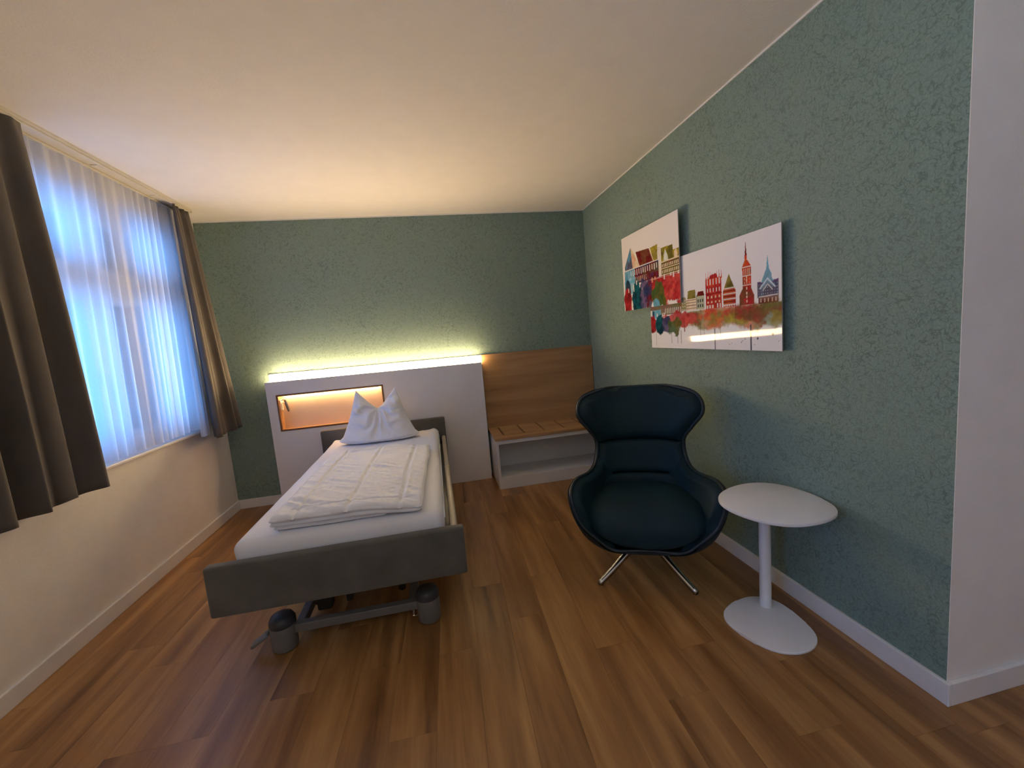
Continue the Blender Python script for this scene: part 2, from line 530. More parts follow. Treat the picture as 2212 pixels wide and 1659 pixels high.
fill_win = bpy.data.objects.new('fill_window', None); C.objects.link(fill_win); fill_win.location = (WX - 0.16, 0, 0)
struct(fill_win, 'unseen window added behind the viewer for blue fill light')
f = MB()
f.box(-.035, .035, vy0 + .002, vy0 + .07, vz0 + .002, vz1 - .002, .005); f.box(-.035, .035, vy1 - .07, vy1 - .002, vz0 + .002, vz1 - .002, .005)
f.box(-.035, .035, vy0 + .07, vy1 - .07, vz0 + .002, vz0 + .07, .005); f.box(-.035, .035, vy0 + .07, vy1 - .07, vz1 - .07, vz1 - .002, .005)
f.build('window_frame', M['white_frame'], fill_win)
MB().box(-.003, .003, vy0 + .065, vy1 - .065, vz0 + .065, vz1 - .065).build('pane', M['glass'], fill_win)

# baseboards
BH, BT = 0.0815, 0.015
def base(name, boxes, label):
    m = MB()
    for b_ in boxes: m.box(*b_, 0, BH, .003, 2)
    struct(m.build(name, M['skirting']), label)
base('baseboard_left', [(-W, -W + BT, YF, 0)], 'white skirting board along the window wall')
base('baseboard_back', [(-W + BT, -3.012, -BT, 0)], 'short white skirting board left of the headboard')
base('baseboard_right', [(-BT, 0, -D - BT, -0.5)], 'white skirting board under the green wall')
base('baseboard_return', [(0, XR, -D - BT, -D)], 'white skirting board round the corner at the right')
base('baseboard_hall', [(XR - BT, XR, YF, -D - BT)], 'white skirting board in the hall')

# unseen fill uplighter, added behind the camera to brighten the ceiling and room
ul = thing('fill_lamp', 'unseen fill uplighter added behind the viewer to brighten the ceiling', 'lamp', (-1.7, -5.0, 0))
MB().lathe([(0, 0), (.14, 0), (.14, .012), (.03, .025), (0, .025)]).build('base', M['white_metal'], ul, True, 40)
MB().lathe([(0, .026), (.012, .026), (.012, 1.25), (0, 1.25)], n=16).build('pole', M['white_metal'], ul, True, 40)
MB().lathe([(0, 1.251), (.05, 1.255), (.12, 1.29), (.16, 1.33), (.154, 1.33), (.115, 1.298), (.05, 1.265), (0, 1.262)]).build('bowl', M['white_metal'], ul, True, 60)
MB().lathe([(0, 1.31), (.12, 1.31), (.12, 1.315), (0, 1.315)]).build('fill_disc', emit('fill_uplight', (0.88, 0.94, 0.97), FILL_UPLIGHT), ul)

# ------------------------------------------------------------------ curtain rail
cr = thing('curtain_rail', 'long cream double-track curtain rail under the ceiling above the window', 'curtain rail', (-3.32, -1.6, H))
MB().box(-.055, .055, -1.3, 1.27, -.014, 0, .002).build('rail_body', M['rail'], cr)
MB().box(.028, .046, -1.3, 1.27, -.024, -.014, .003).build('track', M['rail'], cr)
MB().box(-.046, -.028, -1.3, 1.27, -.024, -.014, .003).build('track', M['rail'], cr)
MB().box(-.052, .052, 1.27, 1.285, -.024, 0, .004).build('end_cap', M['rail'], cr)
for yy in (-1.1, -.6, -.1, .4, .9):
    MB().box(-.018, .018, yy, yy + .05, -.018, -.013, .002).build('clip', M['rail'], cr)

# ------------------------------------------------------------------ curtains
def curtain(name, mat, label, cat, yt, yb, xt, xb, zt, zb, folds, amp_t, amp_b, thick, ny=260, nz=60, seed=1, power=1.0, group=None, hemwave=0.0, pinch=0.0, curve=1.0, gather=None):
    """yt/yb: (y0,y1) extent at the top and at the bottom; folds run in y"""
    rg = random.Random(seed)
    ph = [rg.uniform(0, 6.28) for _ in range(8)]
    v = []; fcs = []
    for j in range(nz + 1):
        t = j / nz                      # 0 top, 1 bottom
        e = t ** curve
        a = amp_t + (amp_b - amp_t) * (1 - (1 - t) ** 1.6)
        for i in range(ny + 1):
            s = i / ny
            y0 = yt[0] + (yb[0] - yt[0]) * e
            y1 = yt[1] + (yb[1] - yt[1]) * e
            sw = s + 0.018 * math.sin(2 * PI * s * 2.3 + ph[0]) + 0.012 * math.sin(2 * PI * s * 4.1 + ph[1] + t * .7)
            th = 2 * PI * folds * sw + 0.25 * math.sin(3 * t + ph[2] + s * 7)
            w = math.sin(th)
            w = math.copysign(abs(w) ** power, w)
            am = a * (0.72 + 0.28 * math.sin(2 * PI * s * 1.7 + ph[3]) + 0.18 * math.sin(2 * PI * s * folds * .37 + ph[4]))
            x = xt + (xb - xt) * e + am * w
            y = y0 + (y1 - y0) * s + a * 0.30 * math.cos(th) * math.sin(th * .5 + ph[5])
            if pinch and t < 0.06:      # gathered heading tape
                q = (1 - t / 0.06)
                x = x * (1 - q * .3) + (xt + amp_t * .5 * math.sin(2 * PI * folds * 2.0 * s)) * q * .3
            z = zt + (zb - zt) * t
            if t > .9: z += hemwave * w * (t - .9) / .1
            v.append((x, y, z))
    for j in range(nz):
        for i in range(ny):
            p = j * (ny + 1) + i
            fcs.append((p, p + 1, p + ny + 2, p + ny + 1))
    o = from_py(name, v, fcs, mat, None, True)
    if thick:
        md = o.modifiers.new('thickness', 'SOLIDIFY'); md.thickness = thick; md.offset = 0
    setp(o, label, cat, group)
    return o

sheer = curtain('sheer_curtain', M['sheer'], 'white see-through voile curtain glowing blue in front of the window', 'curtain',
                (-2.32, -0.415), (-2.32, -0.50), -3.362, -3.375, H - .026, 0.840, 24, .014, .026, 0, 640, 40, 3, 1.1, None, .002, 1)
# gathered right end of the voile, hanging free below the sill
sh2 = curtain('sheer_end', M['sheer'], None, None, (-0.52, -0.41), (-0.585, -0.47), -3.352, -3.335, H - .03, 0.785, 2.2, .008, .022, 0, 60, 40, 9, 1)
sh2.parent = sheer
for key in ('label', 'category'):
    if key in sh2: del sh2[key]
cl = curtain('left_curtain', M['curtain'], 'dark taupe curtain hanging at the left edge, nearest to the viewer', 'curtain',
             (-2.42, -1.67), (-2.52, -1.63), -3.288, -3.266, H - .024, 0.770, 5.6, .022, .060, .0035, 340, 60, 21, 0.92, 'taupe window curtains', .004, 1)
cl.name = 'curtain'
c2 = curtain('curtain', M['curtain'], 'narrow taupe curtain at the far end of the window, beside the green wall', 'curtain',
             (-0.555, -0.345), (-0.545, -0.09), -3.290, -3.278, H - .024, 0.755, 3.4, .022, .046, .0035, 220, 60, 4, 0.9, 'taupe window curtains', .004, 1, 1.1)

# ------------------------------------------------------------------ headboard wall unit
HX0, HX1, HY, HZ = -3.012, -1.143, -0.15, 1.12
hb = thing('headboard_unit', 'wide white wall unit behind the bed with light strip and lit niche', 'headboard', ((HX0 + HX1) / 2, 0, 0))
ox = (HX0 + HX1) / 2
def hx(x): return x - ox
NX0, NX1, NZ0, NZ1 = -2.934, -2.050, 0.688, 1.001
fp = MB()
th = .019
fp.box(hx(HX0), hx(NX0), HY, HY + th, 0.0, HZ); fp.box(hx(NX1), hx(HX1), HY, HY + th, 0.0, HZ)
fp.box(hx(NX0), hx(NX1), HY, HY + th, 0.0, NZ0); fp.box(hx(NX0), hx(NX1), HY, HY + th, NZ1, HZ)
fp.build('front_panel', M['white_board'], hb)
MB().box(hx(HX0), hx(HX0) + th, HY + th, -.0215, 0.0, HZ, .001, 1).build('side_panel', M['white_board'], hb)
MB().box(hx(HX1) - th, hx(HX1), HY + th, -.0215, 0.0, HZ, .001, 1).build('side_panel', M['white_board'], hb)
MB().box(hx(HX0), hx(HX1) + .018, -.021, -.001, 0.0, 1.182, .001, 1).build('rear_panel', M['white_board'], hb)
MB().box(hx(HX0) + th, hx(HX1) - th, HY + th, -.0215, 1.084, 1.099).build('light_trough', M['white_board'], hb)
ls = MB().box(hx(HX0) + .012, hx(HX1) - .004, -.064, -.058, 1.100, 1.175, .0015, 1).build('light_strip', M['led'], hb)
MB().box(hx(HX0) + .012, hx(HX1) - .004, -.0575, -.0215, 1.160, 1.172, .001, 1).build('light_strip_top', M['led_top'], hb)
ls['label'] = 'glowing warm light strip'
# niche
nd = -.03
nl = MB()
nl.box(hx(NX0) - .0, hx(NX1) + .0, HY + th, nd, NZ0 - .014, NZ0)
nl.box(hx(NX0) - .0, hx(NX1) + .0, HY + th, nd, NZ1, NZ1 + .014)
nl.box(hx(NX0) - .014, hx(NX0), HY + th, nd, NZ0 - .014, NZ1 + .014)
nl.box(hx(NX1), hx(NX1) + .014, HY + th, nd, NZ0 - .014, NZ1 + .014)
no = nl.build('niche', M['niche_oak'], hb); no['label'] = 'oak-lined lit niche'
MB().box(hx(NX0), hx(NX1), nd - .004, nd, NZ0, NZ1).build('niche_back', M['niche_back'], no)
fr = MB(); fw = .011
fr.box(hx(NX0) - .004, hx(NX1) + .004, HY - .004, HY + .012, NZ0 - .004, NZ0 + fw, .001, 1)
fr.box(hx(NX0) - .004, hx(NX1) + .004, HY - .004, HY + .012, NZ1 - fw, NZ1 + .004, .001, 1)
fr.box(hx(NX0) - .004, hx(NX0) + fw, HY - .004, HY + .012, NZ0 + fw, NZ1 - fw, .001, 1)
fr.box(hx(NX1) - fw, hx(NX1) + .004, HY - .004, HY + .012, NZ0 + fw, NZ1 - fw, .001, 1)
fr.build('niche_frame', wood('niche_edge_oak', (0.13, 0.06, 0.022), (0.18, 0.085, 0.032), (0.22, 0.11, 0.045), 'X'), no)
MB().box(hx(NX0) + .02, hx(NX1) - .02, nd - .03, nd - .018, NZ1 - .010, NZ1 - .001).build('niche_light', M['niche_led'], no)
sk = MB(); sk.box(hx(-2.933), hx(-2.925), -.105, -.045, .86, .955, .004)
sk.lathe([(0, 0), (.02, 0), (.02, -.01)], (hx(-2.90), -.075, .93), 16)
sk.build('socket_plate', M['white_metal'], no)
# small bedside lamp head hanging in the niche
bl = MB(); bl.tube([(hx(-2.925), -.08, .945), (hx(-2.905), -.08, .955), (hx(-2.89), -.08, .945)], .004, 8)
bl.tube([(hx(-2.893), -.08, .95), (hx(-2.888), -.082, .93), (hx(-2.876), -.085, .87), (hx(-2.872), -.086, .845)], [.009, .014, .012, .008], 12)
bo = bl.build('reading_lamp', M['grey_metal'], no, True, 40)

# ------------------------------------------------------------------ oak back panel and bench
op = MB().box(HX1 + .020, -.004, -.021, -.001, .452, 1.182, .001, 1).build('oak_wall_panel', M['oak'])
setp(op, 'oak veneer panel on the back wall above the bench, right of the white unit', 'wall panel')

bx0, bx1, by = -1.118, -0.004, -0.488
bench = thing('luggage_bench', 'white box bench with slatted oak top in the back corner', 'bench', (bx0, 0, 0))
def q(x): return x - bx0
TZ0, TZ1 = .438, .463
slots = [-1.027, -.837, -.647, -.460, -.273, -.085]
bt = MB().box(q(bx0) - .006, q(bx1), by - .006, -.398, TZ0, TZ1, .0015, 1).build('front_rail', M['oak'], bench)
MB().box(q(bx0) - .006, q(bx1), -.045, -.022, TZ0, TZ1, .0015, 1).build('back_rail', M['oak'], bench)
edges = [bx0 - .006] + slots + [bx1]
for i in range(len(edges) - 1):
    a = edges[i] + (.0075 if i else 0); b_ = edges[i + 1] - (.0075 if i < len(edges) - 2 else 0)
    MB().box(q(a), q(b_), -.3975, -.0455, TZ0, TZ1, .0012, 1).build('slat', M['oak'], bench)
MB().box(q(bx0) + .022, q(bx1) - .022, by + .03, -.046, TZ0 - .032, TZ0 - .024).build('under_top', M['slot_shade'], bench)  # dark board below the slats; the slot shade is put into its colour
MB().box(q(bx0), q(bx0) + .022, by, -.024, 0.0, TZ0 - .0005, .001, 1).build('side_panel', M['white_board'], bench)
MB().box(q(bx1) - .022, q(bx1), by, -.024, 0.0, TZ0 - .0005, .001, 1).build('side_panel', M['white_board'], bench)
MB().box(q(bx0) + .022, q(bx1) - .022, by + .001, by + .02, 0.0, .105, .001, 1).build('plinth', M['white_board'], bench)
MB().box(q(bx0) + .022, q(bx1) - .022, by + .02, -.152, .086, .105, .001, 1).build('bottom_shelf', M['white_board'], bench)
MB().box(q(bx0) + .022, q(bx1) - .022, by + .002, by + .018, .405, TZ0 - .0005, .001, 1).build('front_apron', M['white_board'], bench)
MB().box(q(bx0) + .022, q(bx1) - .022, -.150, -.132, 0.0, TZ0 - .033).build('rear_panel', M['white_board'], bench)

# ------------------------------------------------------------------ bed
bed = thing('care_bed', 'adjustable single care bed with grey-brown upholstered ends and white mattress', 'bed', (-2.05, -1.2, 0))
BX, BY = -2.05, -1.2
def L(x, y): return (x - BX, y - BY)
def soft_box(x0, x1, y0, y1, z0, z1, r, seg=4):
    m = MB(); m.box(x0 - BX, x1 - BX, y0 - BY, y1 - BY, z0, z1, r, seg); return m
soft_box(-2.588, -1.519, -2.215, -2.165, .286, .508, .012, 4).build('footboard', M['bedcloth'], bed, True, 50)
soft_box(-2.600, -1.535, -.245, -.200, .22, .664, .012, 4).build('headboard', M['bedcloth'], bed, True, 50)
# side rails
for sx, xa in ((1, -1.560),):
    m = MB()
    m.box(xa - BX - .017, xa - BX + .017, -2.162 - BY, -.248 - BY, .365, .500, .014, 4)
    ro = m.build('side_rail', M['beige_rail'], bed, True, 50); ro['label'] = 'beige long side rail'
    MB().box(xa - BX - .019, xa - BX + .019, -1.245 - BY, -1.205 - BY, .37, .504, .010, 3).build('rail_joint', M['beige_rail'], ro, True, 50)
# slatted base frame
fm = MB()
fm.box(-.475, .475, -2.15 - BY, -2.11 - BY, .375, .425, .004); fm.box(-.475, .475, -.30 - BY, -.26 - BY, .375, .425, .004)
fm.box(-.475, -.435, -2.11 - BY, -.30 - BY, .375, .425, .004); fm.box(.435, .475, -2.11 - BY, -.30 - BY, .375, .425, .004)
fm.build('bed_frame', M['grey_metal'], bed)
for i in range(14):
    yy = -2.05 - BY + i * .13
    MB().box(-.43, .43, yy, yy + .06, .405, .417, .003, 1).build('slat', M['beige_rail'], bed)
# undercarriage
def yb(y): return y - BY
MB().box(-.295, .285, yb(-2.075), yb(-2.035), .068, .108, .004).build('cross_bar', M['grey_metal'], bed)
MB().box(-.295, .285, yb(-.475), yb(-.435), .068, .108, .004).build('cross_bar', M['grey_metal'], bed)
MB().box(-.285, -.245, yb(-2.035), yb(-.475), .062, .102, .004).build('long_bar', M['grey_metal'], bed)
MB().box(.235, .275, yb(-2.035), yb(-.475), .062, .102, .004).build('long_bar', M['grey_metal'], bed)
for s in (-1, 1):
    m = MB(); m.tube([(s * .20, yb(-1.95), .12), (s * .20, yb(-1.1), .36)], .018, 10)
    m.tube([(s * .165, yb(-1.95), .36), (s * .165, yb(-1.1), .12)], .018, 10)
    m.build('lift_arm', M['black_metal'], bed, True, 50)
mt = MB(); mt.box(-.14, -.02, yb(-1.55), yb(-1.15), .14, .24, .015, 3); mt.tube([(-.08, yb(-1.15), .19), (-.08, yb(-.75), .30)], .022, 12)
mt.build('lift_motor', M['dark_plastic'], bed, True, 50)
mt = MB(); mt.box(-.20, -.13, yb(-1.99), yb(-1.93), .10, .20, .01, 2); mt.box(-.06, -.03, yb(-2.0), yb(-1.96), .13, .18, .006, 2)
mt.tube([(-.17, yb(-1.96), .165), (.2, yb(-1.96), .165)], .008, 8)
mt.build('hinge_block', M['black_metal'], bed)
# covered castors
for (wx, wy) in ((-2.382, -2.060), (-1.722, -2.060), (-2.382, -.455), (-1.722, -.455)):
    x, y = L(wx, wy)
    c = MB().lathe([(0, .004), (.050, .004), (.055, .010), (.056, .118), (.0, .118)], (x, y, 0), 32).build('castor_cover', M['grey_plastic'], bed, True, 40)
    MB().lathe([(0, .119), (.057, .119), (.057, .140), (.046, .160), (.025, .168), (0, .169)], (x, y, 0), 32).build('cap', M['dark_plastic'], c, True, 50)
    MB().lathe([(0, 0), (.030, 0), (.030, .0038), (0, .0038)], (x, y, 0), 20).build('wheel', M['black_metal'], c)
# brake pedal
x, y = L(-2.382, -2.060)
pd = MB(); pd.box(-.090, .0, -.026, .026, -.008, .008, .006, 2, Matrix.Translation((x - .058, y - .01, .092)) @ Matrix.Rotation(-.55, 4, 'Y'))
pd.tube([(x - .05, y, .098), (x - .075, y - .004, .086)], .010, 10)
pd.build('brake_pedal', M['grey_plastic'], bed, True, 45)
bo = MB(); bo.lathe([(0, -.030), (.006, -.030), (.009, -.024), (.006, -.018), (.006, .014), (0, .014)], (L(-1.795, 0)[0], yb(-2.055), .055), 12)
bo.box(L(-1.795, 0)[0] - .004, L(-1.795, 0)[0] + .016, yb(-2.059), yb(-2.051), .024, .03, .002)
o = bo.build('bolt', M['chrome'], bed, True, 45); o['label'] = 'shiny bolt'

# mattress with fitted sheet
def mattress():
    nx, ny, nz = 46, 90, 8
    x0, x1, y0, y1, z0, z1 = -2.500 - BX, -1.600 - BX, -2.155 - BY, -.255 - BY, .426, .572
    r = .045
    bm = bmesh.new()
    bmesh.ops.create_cube(bm, size=1)
    for v in bm.verts:
        v.co = Vector(((v.co.x + .5) * (x1 - x0) + x0, (v.co.y + .5) * (y1 - y0) + y0, (v.co.z + .5) * (z1 - z0) + z0))
    bmesh.ops.bevel(bm, geom=[e for e in bm.edges], offset=r, segments=5, affect='EDGES', profile=.5)
    bmesh.ops.subdivide_edges(bm, edges=[e for e in bm.edges if e.calc_length() > .09], cuts=24, use_grid_fill=True)
    for v in bm.verts:
        p = v.co.copy()
        n1 = noise.noise(Vector((p.x * 5, p.y * 3, p.z * 9)))
        n2 = noise.noise(Vector((p.x * 24, p.y * 9, p.z * 30)) + Vector((5, 1, 2)))
        k = 1 if v.co.z > z0 + .01 else 0
        # gentle creases running out from the head corners
        v.co.z += k * (.003 * n1 + .0014 * n2) + k * .0
        side = abs(p.x) > (x1 - x0) / 2 - .04
        v.co.x += (.004 * n2 + .004 * n1) * (1 if side else 0)
        if p.y > y1 - .35 and k:      # raised, tucked corners at the pillow end
            t = (p.y - (y1 - .35)) / .35
            v.co.z += .012 * t * abs(p.x / .45) ** 3
            v.co.z += .003 * t * math.sin(p.x * 60 + p.y * 30)
    m = MB(); m.bm.free(); m.bm = bm
    o = m.build('mattress', M['sheet'], bed, True)
    o['label'] = 'white mattress under a fitted sheet'
    # stitched hem running round the lower edge
    return o
mtr = mattress()
for sx in (-1, 1):
    hm = MB()
    pts = []
    for i in range(60):
        t = i / 59
        yy = (-2.10 - BY) + t * 1.78
        pts.append((sx * .4515, yy, .520 + .006 * math.sin(t * 21) + .004 * math.sin(t * 47)))
    hm.tube(pts, .0035, 6)
    hm.build('sheet_seam', M['sheet'], mtr, True)

# ------------------------------------------------------------------ folded duvet
def duvet():
    root = thing('duvet', 'white quilted duvet folded flat on the mattress', 'duvet', (-2.01, -1.56, .574))
    DXW, DYL = .66, 1.14
    def layer(z0, z1, x0, x1, y0, y1, seed, name, quilt, droop=0.0):
        nx, ny = 110, 170
        top = []; 
        V = []; F = []
        def h(s, t):
            # s across, t along (0 foot, 1 head)
            es = min(s, 1 - s) * (x1 - x0); et = min(t, 1 - t) * (y1 - y0)
            rr_ = .035
            a = 1 - max(0, 1 - es / rr_) ** 2.2
            b2 = 1 - max(0, 1 - et / rr_) ** 2.2
            k_ = max(0, a) * max(0, b2)
            return k_ ** .5 if k_ > 0 else 0
        for j in range(ny + 1):
            for i in range(nx + 1):
                s, t = i / nx, j / ny
                x = x0 + (x1 - x0) * s; y = y0 + (y1 - y0) * t
                zz = z0 + (z1 - z0) * (0.5 + 0.5 * h(s, t))
                zz += .005 * noise.noise(Vector((x * 6, y * 6, seed))) * h(s, t)
                zz += .0065 * noise.noise(Vector((x * 9 + y * 7, y * 26 + x * 16, seed + 3))) * h(s, t)
                zz += .0028 * noise.noise(Vector((x * 60, y * 45, seed + 5))) * h(s, t)
                if quilt:
                    for qx in (.155, .50, .845):
                        d = abs(s - qx - .006 * math.sin(t * 9)) * (x1 - x0)
                        zz -= .008 * math.exp(-(d / .007) ** 2) - .003 * math.exp(-((d - .02) / .012) ** 2)
                    for qy in (.075, .93):
                        d = abs(t - qy) * (y1 - y0)
                        if .1 < s < .9: zz -= .009 * math.exp(-(d / .006) ** 2)
                sag = max(0, (s - .60) / .40); zz -= droop * sag * sag * (3 - 2 * sag)
                wv = .007 * noise.noise(Vector((y * 5, seed, 1))) * (1 if s > .5 else -1) * (abs(s - .5) * 2) ** 4
                wy = .010 * noise.noise(Vector((x * 6, seed, 4))) * (abs(t - .5) * 2) ** 8
                V.append((x + wv, y + wy, zz))
        n0 = len(V)
        for j in range(ny + 1):
            for i in range(nx + 1):
                s, t = i / nx, j / ny
                p = V[j * (nx + 1) + i]
                sag = max(0, (s - .60) / .40)
                V.append((p[0], p[1], z0 + (z1 - z0) * (0.5 - 0.5 * h(s, t)) - droop * sag * sag * (3 - 2 * sag)))
        for j in range(ny):
            for i in range(nx):
                p = j * (nx + 1) + i
                F.append((p, p + 1, p + nx + 2, p + nx + 1))
                F.append((n0 + p, n0 + p + nx + 1, n0 + p + nx + 2, n0 + p + 1))
        def seam(a, b_): F.append((a, n0 + a, n0 + b_, b_))
        for i in range(nx):
            seam(i, i + 1); seam(ny * (nx + 1) + i + 1, ny * (nx + 1) + i)
        for j in range(ny):
            seam((j + 1) * (nx + 1), j * (nx + 1)); seam(j * (nx + 1) + nx, (j + 1) * (nx + 1) + nx)
        return from_py(name, V, F, M['sheet'], root, True)
    hx_, hy_ = DXW / 2, DYL / 2
    layer(.000, .030, -hx_ + .010, hx_ - .16, -hy_ + .014, hy_ - .01, 1.3, 'lower_fold', False)
    layer(.020, .048, -hx_ + .004, hx_ - .006, -hy_ + .004, hy_ - .004, 7.7, 'middle_fold', False, .017)
    layer(.038, .074, -hx_, hx_, -hy_, hy_, 4.1, 'upper_fold', True, .026)
    return root
dv = duvet()
dv.rotation_euler = (0, 0, math.radians(-1.5))

# ------------------------------------------------------------------ pillow standing on its edge, top knocked in
def pillow():
    root_loc = (-2.075, -.50, .578)
    nx, nz = 90, 80
    V = []; F = []
    def ztop(u):
        a = abs(u)
        k_ = a ** 1.25
        return .262 + (.425 - .262) * k_
    def P(u, v, side):
        zt = ztop(u)
        half_b = .325; half_t = .158
        vv = v
        hw = half_b + (half_t - half_b) * (vv ** 0.85)
        hw *= 1 + .04 * math.sin(PI * vv) * -1
        x = hw * u + .0 * vv
        z = zt * vv
        # soft lower corners
        if vv < .14:
            z += .03 * (1 - vv / .14) * abs(u) ** 6
        # thickness
        eu = 1 - abs(u) ** 3.2
        ev = max(0, 1 - vv ** 2.6)
        lo = min(1, (vv / .10)) ** .5
        T = .125 * (max(eu, 0) ** .62) * (ev ** .5) * (.35 + .65 * lo) * (1 - .35 * vv)
        # dent of the blow: front and back are pushed together along the middle
        T *= 1 - .35 * math.exp(-(u / .22) ** 2) * vv ** 1.5
        y = .06 * vv + side * T
        # creases fanning out from the dent
        dx_, dz_ = x, z - .262
        ang = math.atan2(dz_, dx_); rad = math.hypot(dx_, dz_)
        fade = math.exp(-((rad - .10) / .11) ** 2) * (1 - math.exp(-(rad / .03) ** 2))
        cr_ = math.sin(ang * 9 + 5 * noise.noise(Vector((x * 7, z * 7, side)))) * .016 * fade
        cr_ += .007 * math.sin(x * 55 + 90 * z + 4 * noise.noise(Vector((x * 9, z * 9, 3)))) * math.exp(-((abs(u) - .75) / .3) ** 2) * vv * (T > .004)
        cr_ += .0045 * noise.noise(Vector((x * 30, z * 30, side * 3)))
        edge = min(1, T / .03)
        y += side * cr_ * edge
        return (x, y, z)
    for side in (-1, 1):
        for j in range(nz + 1):
            for i in range(nx + 1):
                u = -1 + 2 * i / nx
                u = math.sin(u * PI / 2) * .55 + u * .45
                V.append(P(u, j / nz, side))
    n0 = (nx + 1) * (nz + 1)
    for j in range(nz):
        for i in range(nx):
            p = j * (nx + 1) + i
            F.append((p, p + 1, p + nx + 2, p + nx + 1))
            F.append((n0 + p, n0 + p + nx + 1, n0 + p + nx + 2, n0 + p + 1))
    def seam(a, b_): F.append((b_, a, n0 + a, n0 + b_))
    for i in range(nx):
        seam(i + 1, i); seam(nz * (nx + 1) + i, nz * (nx + 1) + i + 1)
    for j in range(nz):
        seam(j * (nx + 1), (j + 1) * (nx + 1)); seam((j + 1) * (nx + 1) + nx, j * (nx + 1) + nx)
    o = from_py('pillow', V, F, M['sheet'], None, True)
    o.location = root_loc
    o.rotation_euler = (0, 0, math.radians(-2))
    setp(o, 'white pillow standing on its edge with two pointed upper corners', 'pillow')
    return o
pillow()

# ------------------------------------------------------------------ armchair
AX, AY, AYAW = -.515, -1.965, -math.radians(25)
arm = thing('swivel_armchair', 'dark navy winged swivel armchair with curved armrests on polished star base', 'armchair', (AX, AY, 0), AYAW)
S_ = [(0,-.31,.25),(0,-.24,.215),(0,-.08,.205),(0,.10,.235),(0,.22,.32),(0,.26,.45),(0,.29,.59),(0,.32,.73),(0,.35,.845),(0,.375,.93),(0,.385,.965)]
R_ = [(.20,-.31,.265),(.315,-.31,.375),(.36,-.285,.51),(.345,-.16,.55),(.285,.05,.525),(.255,.17,.555),(.245,.20,.665),(.285,.17,.745),(.345,.15,.845),(.318,.215,.932),(.18,.335,.970)]
S_ = [Vector(a) for a in S_]; R_ = [Vector(a) for a in R_]
OUT = [.16, .26, .32, .34, .30, .24, .22, .25, .30, .28, .16]      # how far the section runs sideways
UPW = [(.06, 0, .04), (.03, -.04, .12), (.03, -.09, .13), (.03, -.16, .10), (.02, -.10, .07), (.02, -.06, .02), (.03, -.07, 0), (.05, -.09, 0), (.05, -.10, .0), (.05, -.08, .0), (.04, -.03, 0)]
UPW = [Vector(a) for a in UPW]
def cr1(A, v):
    n = len(A) - 1
    v = max(0, min(n - 1e-6, v)); i = int(v); t = v - i
    p0, p1, p2, p3 = A[max(i - 1, 0)], A[i], A[i + 1], A[min(i + 2, n)]
    return 0.5 * ((2 * p1) + (-p0 + p2) * t + (2 * p0 - 5 * p1 + 4 * p2 - p3) * t * t + (-p0 + 3 * p1 - 3 * p2 + p3) * t ** 3)
def shell(v, u):
    s = cr1(S_, v); r = cr1(R_, v); o_ = cr1(OUT, v); w = cr1(UPW, v)
    a = abs(u)
    p1 = s + Vector((o_ * .75, 0, 0)); p2 = r - w
    p = s * (1 - a) ** 3 + p1 * 3 * a * (1 - a) ** 2 + p2 * 3 * a * a * (1 - a) + r * a ** 3
    if u < 0: p.x = -p.x
    return p
def shell_n(v, u):
    e = .02
    du = shell(v, min(1, u + e)) - shell(v, max(-1, u - e))
    dv_ = shell(min(10, v + e), u) - shell(max(0, v - e), u)
    n = du.cross(dv_)
    if n.length < 1e-9: return Vector((0, -1, 0))
    return n.normalized()
def sheet_solid(name, v0, v1, u0, u1, t_in, t_out, mat, parent, nv=60, nu=60, prof=None, smooth=True, warp=None):
    """closed pad between shell offset t_out (behind) and t_in (towards the sitter)"""
    V = []; F = []
    for sd in (0, 1):
        for j in range(nv + 1):
            for i in range(nu + 1):
                a, b_ = i / nu, j / nv
                u = u0 + (u1 - u0) * a; v = v0 + (v1 - v0) * b_
                if warp: u, v = warp(a, b_, u, v)
                n = shell_n(v, u)
                p = shell(v, u)
                k_ = prof(a, b_) if prof else 1
                off = (t_in * k_) if sd == 0 else t_out
                V.append(p + n * off)
    n0 = (nu + 1) * (nv + 1)
    for j in range(nv):
        for i in range(nu):
            p = j * (nu + 1) + i
            F.append((p, p + 1, p + nu + 2, p + nu + 1))
            F.append((n0 + p, n0 + p + nu + 1, n0 + p + nu + 2, n0 + p + 1))
    def seam(a, b_): F.append((b_, a, n0 + a, n0 + b_))
    for i in range(nu):
        seam(i + 1, i); seam(nv * (nu + 1) + i, nv * (nu + 1) + i + 1)
    for j in range(nv):
        seam(j * (nu + 1), (j + 1) * (nu + 1)); seam((j + 1) * (nu + 1) + nu, j * (nu + 1) + nu)
    return from_py(name, V, F, mat, parent, smooth)
def pill(p=4.0, q_=.45):
    return lambda a, b_: (max(0, 1 - abs(2 * a - 1) ** p) * max(0, 1 - abs(2 * b_ - 1) ** p)) ** q_
sheet_solid('shell', 0, 10, -1, 1, .004, -.016, M['chair_shell'], arm, 110, 70)
# piping along the whole rim
rim = []
for i in range(121): rim.append(shell(10 * i / 120, 1))
top = [shell(10, 1 - 2 * i / 24) for i in range(1, 24)]
left = [shell(10 * (1 - i / 120), -1) for i in range(121)]
bot = [shell(0, -1 + 2 * i / 24) for i in range(1, 25)]
MB().tube(rim + top + left + bot, .0085, 8, False).build('piping', M['piping'], arm, True)
rim2 = [shell(v_ * .1, .955) + shell_n(v_ * .1, .955) * .012 for v_ in range(4, 46)]
for sgn in (1, -1):
    MB().tube([Vector((p.x * sgn, p.y, p.z)) for p in rim2], .0035, 6).build('seam', M['piping'], arm, True)
